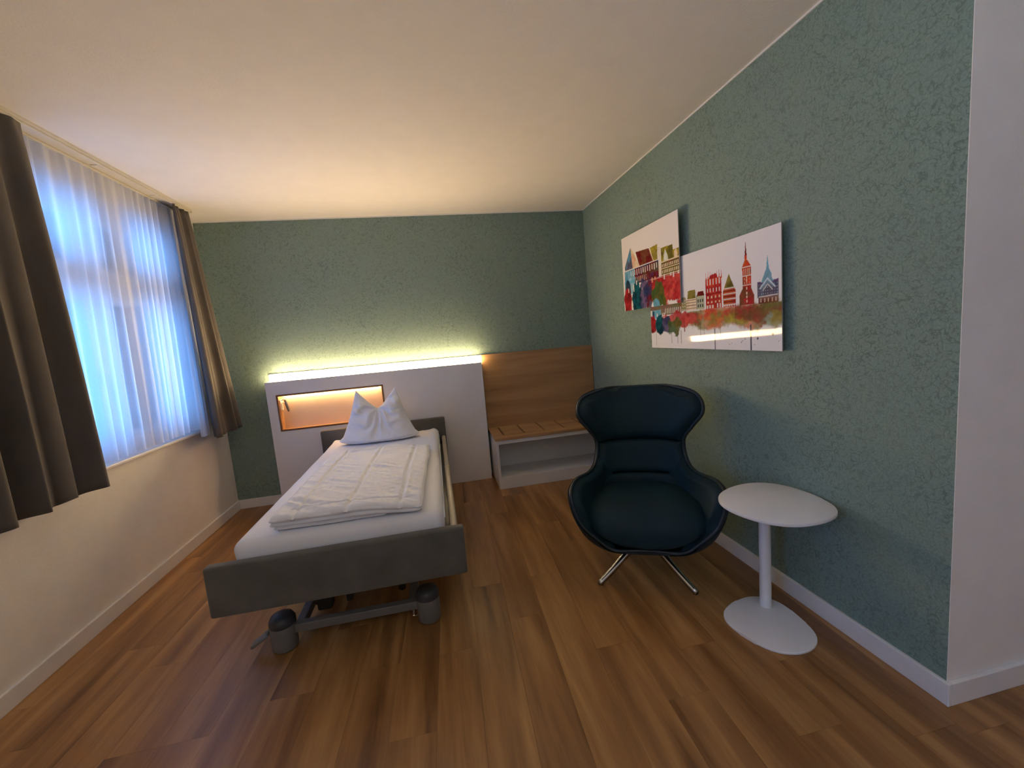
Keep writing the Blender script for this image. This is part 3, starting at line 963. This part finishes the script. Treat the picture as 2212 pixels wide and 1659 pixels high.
# cushions that follow the shell
def zwarp(z0, z1, vlo, vhi):
    # keep the seams level: find the section whose height at u is the wanted one
    def f(a, b_, u, v):
        zt = z0 + (z1 - z0) * b_
        lo, hi = vlo, vhi
        for _ in range(16):
            m_ = (lo + hi) / 2
            if shell(m_, u).z < zt: lo = m_
            else: hi = m_
        return u, (lo + hi) / 2
    return f
def hwarp(a, b_, u, v):
    u2, vb = zwarp(.652, .652, 4.0, 9.9)(0, 0, u, v)
    return u, vb + (9.93 - vb) * b_
sheet_solid('headrest', 6.5, 9.93, -.985, .985, .074, .002, M['chair_fabric'], arm, 50, 76, pill(7, .40), True, hwarp)
sheet_solid('back_cushion', 5.4, 6.5, -.95, .95, .050, .004, M['chair_fabric'], arm, 30, 64, pill(7, .4), True, zwarp(.452, .655, 4.0, 9.9))
sheet_solid('lumbar_cushion', 4.0, 5.4, -.86, .86, .056, .004, M['chair_fabric'], arm, 30, 64, pill(6, .4), True, zwarp(.352, .456, 3.6, 9.9))
for sgn in (1, -1):
    u0, u1 = (.40, .99) if sgn > 0 else (-.99, -.40)
    sheet_solid('arm_cushion', .55, 5.2, u0, u1, .052, .003, M['chair_fabric'], arm, 64, 30, pill(6, .42))
# seat cushion
def seat_cushion():
    V = []; F = []
    nu, nv = 80, 28
    for j in range(nv + 1):
        ph_ = -PI / 2 + PI * j / nv
        for i in range(nu):
            th_ = 2 * PI * i / nu
            c_, s__ = math.cos(th_), math.sin(th_)
            cx_ = math.copysign(abs(c_) ** .50, c_); sy_ = math.copysign(abs(s__) ** .50, s__)
            cp = max(0, math.cos(ph_)) ** .50
            sp_ = math.copysign(abs(math.sin(ph_)) ** .8, math.sin(ph_))
            ys = sy_ * cp                                   # -1 front, 1 back
            y = -.052 + .285 * ys
            wd = .312 - .010 * max(0, -ys) - .085 * max(0, ys + .3) ** 1.1
            x = wd * cx_ * cp
            ax = abs(x) / .31
            eq = .288 + .085 * ax ** 2.2 + .06 * max(0, ys)     # height of the widest line follows the rim
            topz = .452 - .010 * ys + .010 * ax ** 2 - .012 * max(0, -ys) ** 3
            botz = .238 + .09 * ax ** 2 + (.0 if ys < 0 else .03 * ys)
            z = eq + (topz - eq) * sp_ if sp_ > 0 else eq + (eq - botz) * sp_
            z += .003 * noise.noise(Vector((x * 8, y * 8, 0)))
            V.append((x, y, z))
    for j in range(nv):
        for i in range(nu):
            a = j * nu + i; b_ = j * nu + (i + 1) % nu
            F.append((a, b_, b_ + nu, a + nu))
    F.append(tuple(range(nu))[::-1]); F.append(tuple(range(nv * nu, nv * nu + nu)))
    return from_py('seat_cushion', V, F, M['chair_fabric'], arm, True)
seat_cushion()
# base
MB().lathe([(0, .150), (.030, .150), (.034, .165), (.034, .190), (.05, .197), (.05, .205), (0, .205)], (0, -.0, 0), 24).build('swivel_hub', M['black_metal'], arm, True, 40)
for kk in range(4):
    an = math.radians(45 + 90 * kk - 3)
    d = Vector((math.cos(an), math.sin(an), 0)); n_ = Vector((-d.y, d.x, 0))
    V = []; F = []
    ns = 24
    for i in range(ns + 1):
        t = i / ns
        r_ = .012 + .325 * t
        zc = .183 * (1 - t) ** 1.12 + .012
        if t < .1: zc = .183 * (1 - .1) ** 1.12 + .012 + .010 * (t / .1)
        hw = .020 * (1 - .35 * t); hh = .019 * (1 - .40 * t)
        c0 = d * r_ + Vector((0, 0, zc))
        for (a_, b_) in ((-1, -1), (-1, .3), (-.45, 1), (.45, 1), (1, .3), (1, -1)):
            V.append(c0 + n_ * hw * a_ + Vector((0, 0, hh * b_)))
    for i in range(ns):
        for k2 in range(6):
            a = i * 6 + k2; b_ = i * 6 + (k2 + 1) % 6
            F.append((a, b_, b_ + 6, a + 6))
    F.append(tuple(range(6))[::-1]); F.append(tuple(ns * 6 + k2 for k2 in range(6)))
    lg = from_py('leg', V, F, M['chrome'], arm, True)
    MB().lathe([(0, 0), (.012, 0), (.012, .006), (0, .006)], tuple(d * .327), 12).build('glide', M['black_metal'], lg)

# ------------------------------------------------------------------ side table
tp = [(-0.388,-2.421),(-0.307,-2.367),(-0.182,-2.335),(-0.096,-2.352),(-0.046,-2.405),(-0.018,-2.505),(-0.019,-2.612),(-0.052,-2.690),(-0.08,-2.717),(-0.145,-2.75),(-0.222,-2.759),(-0.29,-2.746),(-0.342,-2.718),(-0.397,-2.657),(-0.418,-2.582),(-0.416,-2.493)]
bp_ = [(-0.412,-2.474),(-0.362,-2.428),(-0.29,-2.394),(-0.212,-2.388),(-0.167,-2.398),(-0.121,-2.444),(-0.106,-2.518),(-0.112,-2.601),(-0.138,-2.679),(-0.161,-2.709),(-0.209,-2.736),(-0.253,-2.74),(-0.31,-2.729),(-0.36,-2.698),(-0.393,-2.646),(-0.41,-2.581),(-0.422,-2.522)]
def smooth_outline(pts, n=96, har=4):
    A = np.array(pts); c = A.mean(0); d = A - c
    th_ = np.arctan2(d[:, 1], d[:, 0]); r = np.hypot(d[:, 0], d[:, 1])
    B = [np.ones_like(th_)]
    for k_ in range(1, har + 1): B += [np.cos(k_ * th_), np.sin(k_ * th_)]
    co = np.linalg.lstsq(np.array(B).T, r, rcond=None)[0]
    t = np.linspace(0, 2 * PI, n, endpoint=False)
    B = [np.ones_like(t)]
    for k_ in range(1, har + 1): B += [np.cos(k_ * t), np.sin(k_ * t)]
    rr_ = np.array(B).T @ co
    return [(c[0] + rr_[i] * math.cos(t[i]), c[1] + rr_[i] * math.sin(t[i])) for i in range(n)]
PX, PY = -.186, -2.465
tb = thing('side_table', 'small white pedestal table with egg-shaped top and base beside the armchair', 'table', (PX, PY, 0))
top_o = [(x - PX, y - PY) for x, y in smooth_outline(tp)]
base_o = [(x - PX, y - PY) for x, y in smooth_outline(bp_)]
MB().prism(top_o, .538, .552, .003, 2).build('table_top', M['white_metal'], tb, True, 35)
MB().prism(base_o, 0, .012, .004, 3).build('base', M['white_metal'], tb, True, 35)
MB().lathe([(0, .0125), (.024, .0125), (.024, .537), (0, .537)], (0, 0, 0), 32).build('column', M['white_metal'], tb, True, 40)

# ------------------------------------------------------------------ pictures: flat prints painted into a fine vertex grid
class Canvas:
    def __init__(s, w, h, res, seed):
        s.nx, s.ny = int(w / res) + 1, int(h / res) + 1
        s.S, s.T = np.meshgrid(np.linspace(0, 1, s.nx), np.linspace(0, 1, s.ny))
        s.w, s.h = w, h
        s.img = np.zeros((s.ny, s.nx, 3)); s.img[:] = (.86, .85, .89)
        s.rng = np.random.RandomState(seed)
    def fbm(s, sc, oct_=4):
        out = np.zeros_like(s.S); amp = 1; tot = 0
        for o_ in range(oct_):
            gx, gy = int(s.w * sc) + 3, int(s.h * sc) + 3
            g = s.rng.rand(gy, gx)
            X = s.S * s.w * sc; Y = s.T * s.h * sc
            xi, yi = X.astype(int), Y.astype(int); fx, fy = X - xi, Y - yi
            fx = fx * fx * (3 - 2 * fx); fy = fy * fy * (3 - 2 * fy)
            v = (g[yi, xi] * (1 - fx) + g[yi, xi + 1] * fx) * (1 - fy) + (g[yi + 1, xi] * (1 - fx) + g[yi + 1, xi + 1] * fx) * fy
            out += v * amp; tot += amp; amp *= .55; sc *= 2
        return out / tot
    def paint(s, mask, col, a=1.0, var=.25, col2=None):
        mask = np.clip(mask, 0, 1) * a
        n = s.fbm(60, 3)[..., None]
        c = np.array(col)[None, None, :]
        if col2 is not None:
            k_ = np.clip((s.fbm(18, 3)[..., None] - .35) * 3.3, 0, 1)
            c = c * (1 - k_) + np.array(col2) * k_
        c = c * (1 + var * 2 * (n - .5))
        s.img = s.img * (1 - mask[..., None]) + c * mask[..., None]
    def poly(s, pts, col, a=1.0, var=.25, col2=None):
        m = np.zeros_like(s.S, bool)
        n = len(pts)
        for i in range(n):
            x1, y1 = pts[i]; x2, y2 = pts[(i + 1) % n]
            if y1 == y2: continue
            cnd = ((s.T > min(y1, y2)) & (s.T <= max(y1, y2)) & (s.S < (x2 - x1) * (s.T - y1) / (y2 - y1) + x1))
            m ^= cnd
        s.paint(m.astype(float), col, a, var, col2)
    def rect(s, x0, x1, y0, y1, col, a=1.0, var=.2, col2=None):
        s.poly([(x0, y0), (x1, y0), (x1, y1), (x0, y1)], col, a, var, col2)
    def line(s, x0, y0, x1, y1, w, col, a=1.0):
        X, Y = s.S * s.w, s.T * s.h
        ax, ay, bx, by_ = x0 * s.w, y0 * s.h, x1 * s.w, y1 * s.h
        dx_, dy_ = bx - ax, by_ - ay
        t = np.clip(((X - ax) * dx_ + (Y - ay) * dy_) / (dx_ * dx_ + dy_ * dy_ + 1e-12), 0, 1)
        d = np.hypot(X - ax - t * dx_, Y - ay - t * dy_)
        s.paint(np.clip((w - d) / .0015 + .5, 0, 1), col, a, .1)
    def blob(s, cx_, cy_, rx, ry, col, a=.9, rough=.5, col2=None, soft=5):
        n = s.fbm(22, 4) - .5
        d = np.sqrt(((s.S - cx_) / rx) ** 2 + ((s.T - cy_) / ry) ** 2) + n * rough * 2
        s.paint(np.clip((1 - d) * soft, 0, 1), col, a, .35, col2)
    def windows(s, x0, x1, y0, y1, nx, ny, col, fill=.45, fh=.55, a=.9):
        for i in range(nx):
            for j in range(ny):
                cx_ = x0 + (x1 - x0) * (i + .5) / nx; cy_ = y0 + (y1 - y0) * (j + .5) / ny
                s.rect(cx_ - fill * (x1 - x0) / nx / 2, cx_ + fill * (x1 - x0) / nx / 2, cy_ - fh * (y1 - y0) / ny / 2, cy_ + fh * (y1 - y0) / ny / 2, col, a, .05)

RED = (.42, .025, .03); RED2 = (.60, .06, .03); DRED = (.16, .012, .015); ORG = (.60, .14, .03); YEL = (.42, .33, .03)
OLV = (.14, .12, .025); OLV2 = (.27, .22, .05); TEAL = (.01, .12, .15); DTEAL = (.008, .035, .06); SKY = (.13, .42, .62); NAVY = (.02, .04, .12)
PURP = (.13, .08, .20); BRN = (.20, .07, .03); WH = (.80, .76, .74); CRM = (.80, .66, .45); GRN = (.06, .11, .03); PCH = (.75, .40, .25)
SLT = (.10, .09, .14)

def art_wide():
    c = Canvas(1.143, .563, .0026, 4)
    # washes behind the foot of the skyline
    X, Y = c.S, c.T
    edge = .215 + .05 * (c.fbm(10, 4) - .5) * 2 + .03 * np.sin(X * 21)
    edge_top = .405 + .02 * (c.fbm(30, 3) - .5)
    band = np.clip((Y - edge + .03 * c.fbm(60, 3)) / .035, 0, 1) * np.clip((edge_top - Y) / .012, 0, 1) * np.clip((X - .36) / .06, 0, 1)
    c.paint(band, ORG, .85, .4, OLV2)
    for (bx_, by__, rx, ry, col, col2) in ((.45, .32, .07, .08, OLV, BRN), (.56, .34, .07, .06, RED2, ORG), (.66, .35, .09, .04, RED2, OLV2), (.62, .27, .06, .06, OLV2, ORG), (.76, .29, .09, .05, OLV2, YEL), (.80, .34, .07, .06, BRN, RED), (.86, .32, .07, .08, RED, BRN), (.94, .34, .08, .07, BRN, OLV), (.98, .28, .06, .06, OLV2, (.3, .35, .28))):
        c.blob(bx_, by__ - .01, rx * 1.15, ry * 1.25, col, .85, .75, col2, 3)
    # small houses at the left
    c.rect(.30, .40, .41, .50, OLV2, .6); c.poly([(.33, .43), (.33, .55), (.352, .56), (.372, .55), (.372, .43)], OLV2, .8)
    c.poly([(.386, .53), (.392, .615), (.455, .62), (.458, .53)], OLV, 1, .3, OLV2)
    c.rect(.375, .458, .41, .53, CRM, .8); 
    for yy in (.43, .46, .49, .515): c.line(.375, yy, .458, yy, .0022, DRED, .8)
    c.poly([(.465, .545), (.478, .59), (.52, .592), (.528, .545)], DRED, 1, .3, OLV)
    c.rect(.463, .528, .41, .545, (.45, .45, .30), .9); c.windows(.468, .524, .42, .52, 3, 2, DTEAL, .5, .6)
    c.line(.463, .41, .463, .55, .002, OLV)
    c.windows(.335, .37, .44, .54, 2, 3, WH, .4, .4)
    # red gable with pinnacles
    c.rect(.538, .656, .40, .69, RED, 1, .3, RED2)
    for i in range(8):
        xx = .541 + i * .0160
        c.poly([(xx, .68), (xx + .0035, .76 + .012 * math.sin(i * 1.3)), (xx + .007, .68)], RED2)
    c.poly([(.565, .69), (.575, .725), (.62, .735), (.63, .69)], RED)
    c.windows(.542, .652, .62, .70, 5, 1, WH, .35, .7); c.windows(.542, .652, .55, .61, 5, 1, WH, .3, .6)
    c.windows(.542, .652, .44, .54, 4, 2, CRM, .34, .45); c.windows(.54, .60, .403, .44, 3, 1, WH, .6, .9); c.windows(.615, .652, .403, .45, 2, 1, WH, .5, .9)
    c.line(.538, .545, .656, .545, .002, DRED)
    # olive pointed gable
    c.poly([(.666, .40), (.664, .545), (.706, .70), (.748, .54), (.748, .40)], RED, 1, .3, ORG)
    c.poly([(.675, .575), (.706, .70), (.738, .575)], OLV, 1, .3, OLV2)
    for i, yy in enumerate((.57, .545, .52, .497, .472, .447, .42)): c.line(.668, yy, .745, yy, .0032, DRED if i % 2 else WH, .9)
    c.windows(.668, .746, .403, .425, 5, 1, WH, .5, .8)
    # tall brick steeple
    c.poly([(.770, .40), (.772, .49), (.792, .545), (.792, .58), (.841, .57), (.841, .54), (.857, .48), (.857, .40)], RED, 1, .35, BRN)
    c.rect(.792, .841, .56, .715, RED2, 1, .35, BRN)
    c.poly([(.790, .70), (.790, .73), (.803, .775), (.811, .80), (.824, .775), (.841, .73), (.841, .70)], ORG, 1, .2, RED2)
    c.rect(.806, .820, .79, .825, RED2)
    c.poly([(.8065, .82), (.8125, .935), (.819, .82)], DRED)
    c.line(.8125, .90, .8125, .93, .0015, DRED)
    c.windows(.795, .839, .655, .715, 4, 1, CRM, .4, .85, .8); c.line(.792, .65, .841, .65, .002, WH); c.line(.792, .725, .841, .725, .0022, WH)
    c.windows(.795, .839, .575, .64, 3, 2, CRM, .25, .6, .7); c.line(.792, .57, .841, .57, .002, WH)
    for yy in (.42, .455, .49, .53, .60, .63): c.rect(.812, .820, yy, yy + .022, CRM, .95)
    # blue gabled church
    c.rect(.877, .985, .445, .565, SLT, .95, .3, NAVY); c.poly([(.875, .56), (.877, .578), (.91, .57), (.96, .575), (.986, .58), (.986, .56)], PURP)
    c.poly([(.905, .60), (.913, .635), (.924, .675), (.931, .785), (.938, .675), (.95, .63), (.953, .59), (.965, .565), (.895, .565)], (.20, .38, .50), 1, .25, SKY)
    c.poly([(.893, .46), (.893, .54), (.93, .60), (.967, .54), (.967, .46)], (.24, .38, .52), .85, .2, SLT)
    c.line(.890, .52, .930, .595, .0035, (.62, .74, .85)); c.line(.930, .595, .968, .52, .0035, (.62, .74, .85)); c.line(.905, .50, .93, .55, .002, WH); c.line(.93, .55, .955, .50, .002, WH)
    c.windows(.878, .984, .46, .56, 9, 4, (.45, .5, .62), .3, .35, .7)
    c.line(.885, .45, .98, .457, .003, WH, .8)
    c.rect(.88, .985, .395, .445, BRN, .9, .3, DRED); c.windows(.885, .982, .40, .44, 5, 1, CRM, .2, .8)
    c.line(.877, .445, .877, .57, .0015, NAVY)
    # left corner: the repeat of the neighbouring picture
    c.rect(.0, .33, .39, .58, BRN, .9, .3, OLV); c.windows(.16, .33, .40, .47, 9, 1, WH, .35, .8)
    c.blob(.30, .33, .17, .095, RED, .95, .6, (.55, .08, .07), 6); c.blob(.40, .33, .08, .06, RED, .9, .4, (.55, .08, .07), 5)
    c.rect(.0, .12, .36, .46, SKY, .9, .2, (.4, .6, .72)); c.rect(.0, .02, .38, .46, WH, .9); c.rect(.022, .045, .36, .45, DTEAL, .9)
    c.blob(.018, .29, .05, .12, DRED, 1, .3, RED, 8); c.blob(.102, .28, .052, .13, TEAL, 1, .3, DTEAL, 8); c.blob(.175, .28, .052, .11, NAVY, .95, .5, PURP, 7)
    c.blob(.255, .25, .07, .10, OLV, .95, .6, GRN, 6)
    for xx in (.07, .13, .15): c.rect(xx, xx + .010, .38, .42, WH, .9)
    # drips
    for xx, y0, y1, w in ((.057, .25, .03, .0012), (.224, .2, .06, .002), (.284, .2, .06, .0022), (.318, .2, .06, .0022), (.49, .25, .12, .0014), (.52, .25, .15, .001), (.64, .24, .13, .0013)):
        c.line(xx, y0, xx, y1, w, (.06, .08, .05), .9)
    c.line(.352, .25, .352, .19, .0045, DRED, .9)
    c.line(.600, .20, .600, .0, .0036, (.05, .05, .10), 1); c.line(.835, .22, .835, .0, .0042, (.04, .04, .08), 1)
    for sx, sy, r_ in ((.873, .103, .0055), (.954, .137, .0055), (.80, .10, .0025), (.785, .085, .0022), (.777, .07, .0028), (.70, .05, .002), (.715, .06, .0018), (.855, .05, .002), (.985, .08, .003)):
        c.line(sx, sy, sx + .001, sy + .002, r_, (.07, .07, .14), .9)
    c.rect(.986, .992, .045, .085, (.95, .95, .95), 1)
    return c

def art_small():
    c = Canvas(.768, .555, .0026, 9)
    c.img[:] = (.87, .83, .81)
    # river-side gables
    c.poly([(.05, .50), (.05, .60), (.186, .83), (.215, .55)], (.10, .28, .45), 1, .3, SLT)
    c.poly([(.186, .83), (.215, .55), (.35, .55)], PCH, .95, .2, CRM)
    c.poly([(.35, .55), (.285, .745), (.53, .725), (.61, .53)], BRN, 1, .5, DRED)
    c.poly([(.61, .53), (.555, .72), (.68, .73), (.675, .55)], YEL, 1, .3, OLV2)
    c.line(.54, .72, .615, .53, .004, CRM); c.line(.21, .80, .35, .55, .004, CRM)
    c.rect(.04, .28, .36, .545, (.10, .30, .48), 1, .4, (.30, .55, .70))
    c.rect(.25, .70, .34, .54, DRED, 1, .5, NAVY)
    c.rect(.40, .70, .42, .53, OLV, .6, .3, DRED)
    c.line(.04, .545, .69, .548, .0035, WH)
    for i in range(13):
        xx = .17 + i * .040
        c.rect(xx, xx + .014, .46 - .01 * (i % 2), .525, WH, .9, .05)
    for i in range(8):
        xx = .26 + i * .033
        c.rect(xx, xx + .011, .36, .425, CRM, .8, .05)
    # olive roof block at the right
    c.poly([(.735, .48), (.735, .665), (.91, .66), (.92, .48)], OLV, 1, .3, YEL)
    c.rect(.91, 1.0, .46, .60, OLV, 1, .3, YEL)
    c.poly([(.77, .50), (.775, .57), (.80, .64), (.83, .57), (.845, .50)], (.72, .74, .66))
    c.poly([(.925, .49), (.93, .57), (.955, .61), (.975, .57), (.98, .49)], CRM)
    c.rect(.73, 1.0, .335, .495, BRN, 1, .4, OLV)
    c.windows(.735, .995, .43, .485, 10, 1, CRM, .6, .7); c.windows(.735, .995, .36, .415, 10, 1, CRM, .6, .7)
    c.line(.73, .50, 1, .505, .004, CRM); c.line(.73, .425, 1, .425, .003, CRM); c.line(.73, .35, 1, .35, .003, CRM)
    c.rect(.688, .725, .33, .69, CRM, .95, .1, WH)
    # red river washes
    c.paint(np.clip((.35 - c.T) * 40, 0, 1) * np.clip((c.S - .44) * 30 + (c.fbm(14) - .5) * 8, 0, 1) * np.clip((c.T - .03) * 30 + (c.fbm(20) - .5) * 8, 0, 1), RED, 1, .4, (.60, .08, .07))
    for i, xx in enumerate((.56, .61, .76, .86, .90, .97)): c.rect(xx, xx + .022, .30 + .02 * (i % 2), .36, PCH if i < 2 else WH, .85, .1)
    # figures of colour in the foreground
    c.rect(.03, .24, .22, .40, (.30, .55, .68), .85, .3, SKY)
    c.blob(.10, .28, .06, .14, DTEAL, .95, .15, NAVY, 8)
    c.blob(.086, .10, .085, .24, DRED, 1, .28, RED, 10)
    c.blob(.275, .13, .105, .26, TEAL, 1, .32, DTEAL, 9)
    c.blob(.42, .13, .095, .24, PURP, .95, .6, NAVY, 6); c.blob(.50, .20, .075, .26, NAVY, .9, .6, DRED, 6)
    c.blob(.67, .12, .13, .18, OLV, 1, .5, GRN, 8)
    c.blob(.62, .02, .06, .08, SKY, .8, .3, None, 6)
    for xx, y0, y1 in ((.10, .30, .24), (.21, .33, .24), (.27, .38, .32), (.33, .34, .28)): c.rect(xx, xx + .016, y1, y0, WH, .9)
    return c

def picture(label, cv, y_left, z_low, x_face, th_, group):
    """y_left: wall coordinate of the picture's left edge as seen; face looks to -x"""
    root = thing('wall_picture', label, 'picture', (x_face, y_left, z_low), 0, group)
    nx, ny = cv.nx, cv.ny
    V = np.zeros((ny, nx, 3))
    V[..., 1] = -cv.S * cv.w; V[..., 2] = cv.T * cv.h
    idx = np.arange(nx * ny).reshape(ny, nx)
    F = np.stack([idx[:-1, :-1], idx[:-1, 1:], idx[1:, 1:], idx[1:, :-1]], -1).reshape(-1, 4)
    me = bpy.data.meshes.new('print')
    me.from_pydata(V.reshape(-1, 3).tolist(), [], F.tolist())
    me.update()
    at = me.color_attributes.new('print', 'FLOAT_COLOR', 'POINT')
    col = np.ones((nx * ny, 4)); col[:, :3] = np.clip(cv.img.reshape(-1, 3), 0.003, .9)
    at.data.foreach_set('color', col.ravel())
    # make the faces look into the room
    if me.polygons[0].normal.x > 0: me.flip_normals()
    link('print', me, M['art'], root)
    MB().box(.0006, th_, -cv.w, 0, 0, cv.h, .0005, 1).build('panel', M['art_edge'], root)
    dd = -x_face - .001
    for yy in (-.15 * cv.w, -.85 * cv.w):
        for zz in (.2, .8):
            MB().tube([(th_, yy, cv.h * zz), (dd, yy, cv.h * zz)], .012, 12).build('wall_spacer', M['chrome'], root)
    return root
picture('wide glossy skyline picture with a red brick steeple, the lower right one', art_wide(), -1.263, 1.174, -.030, .006, None)
picture('smaller skyline picture with red and yellow gables, the upper left one', art_small(), -.891, 1.459, -.045, .006, None)
print('planks', nplank)
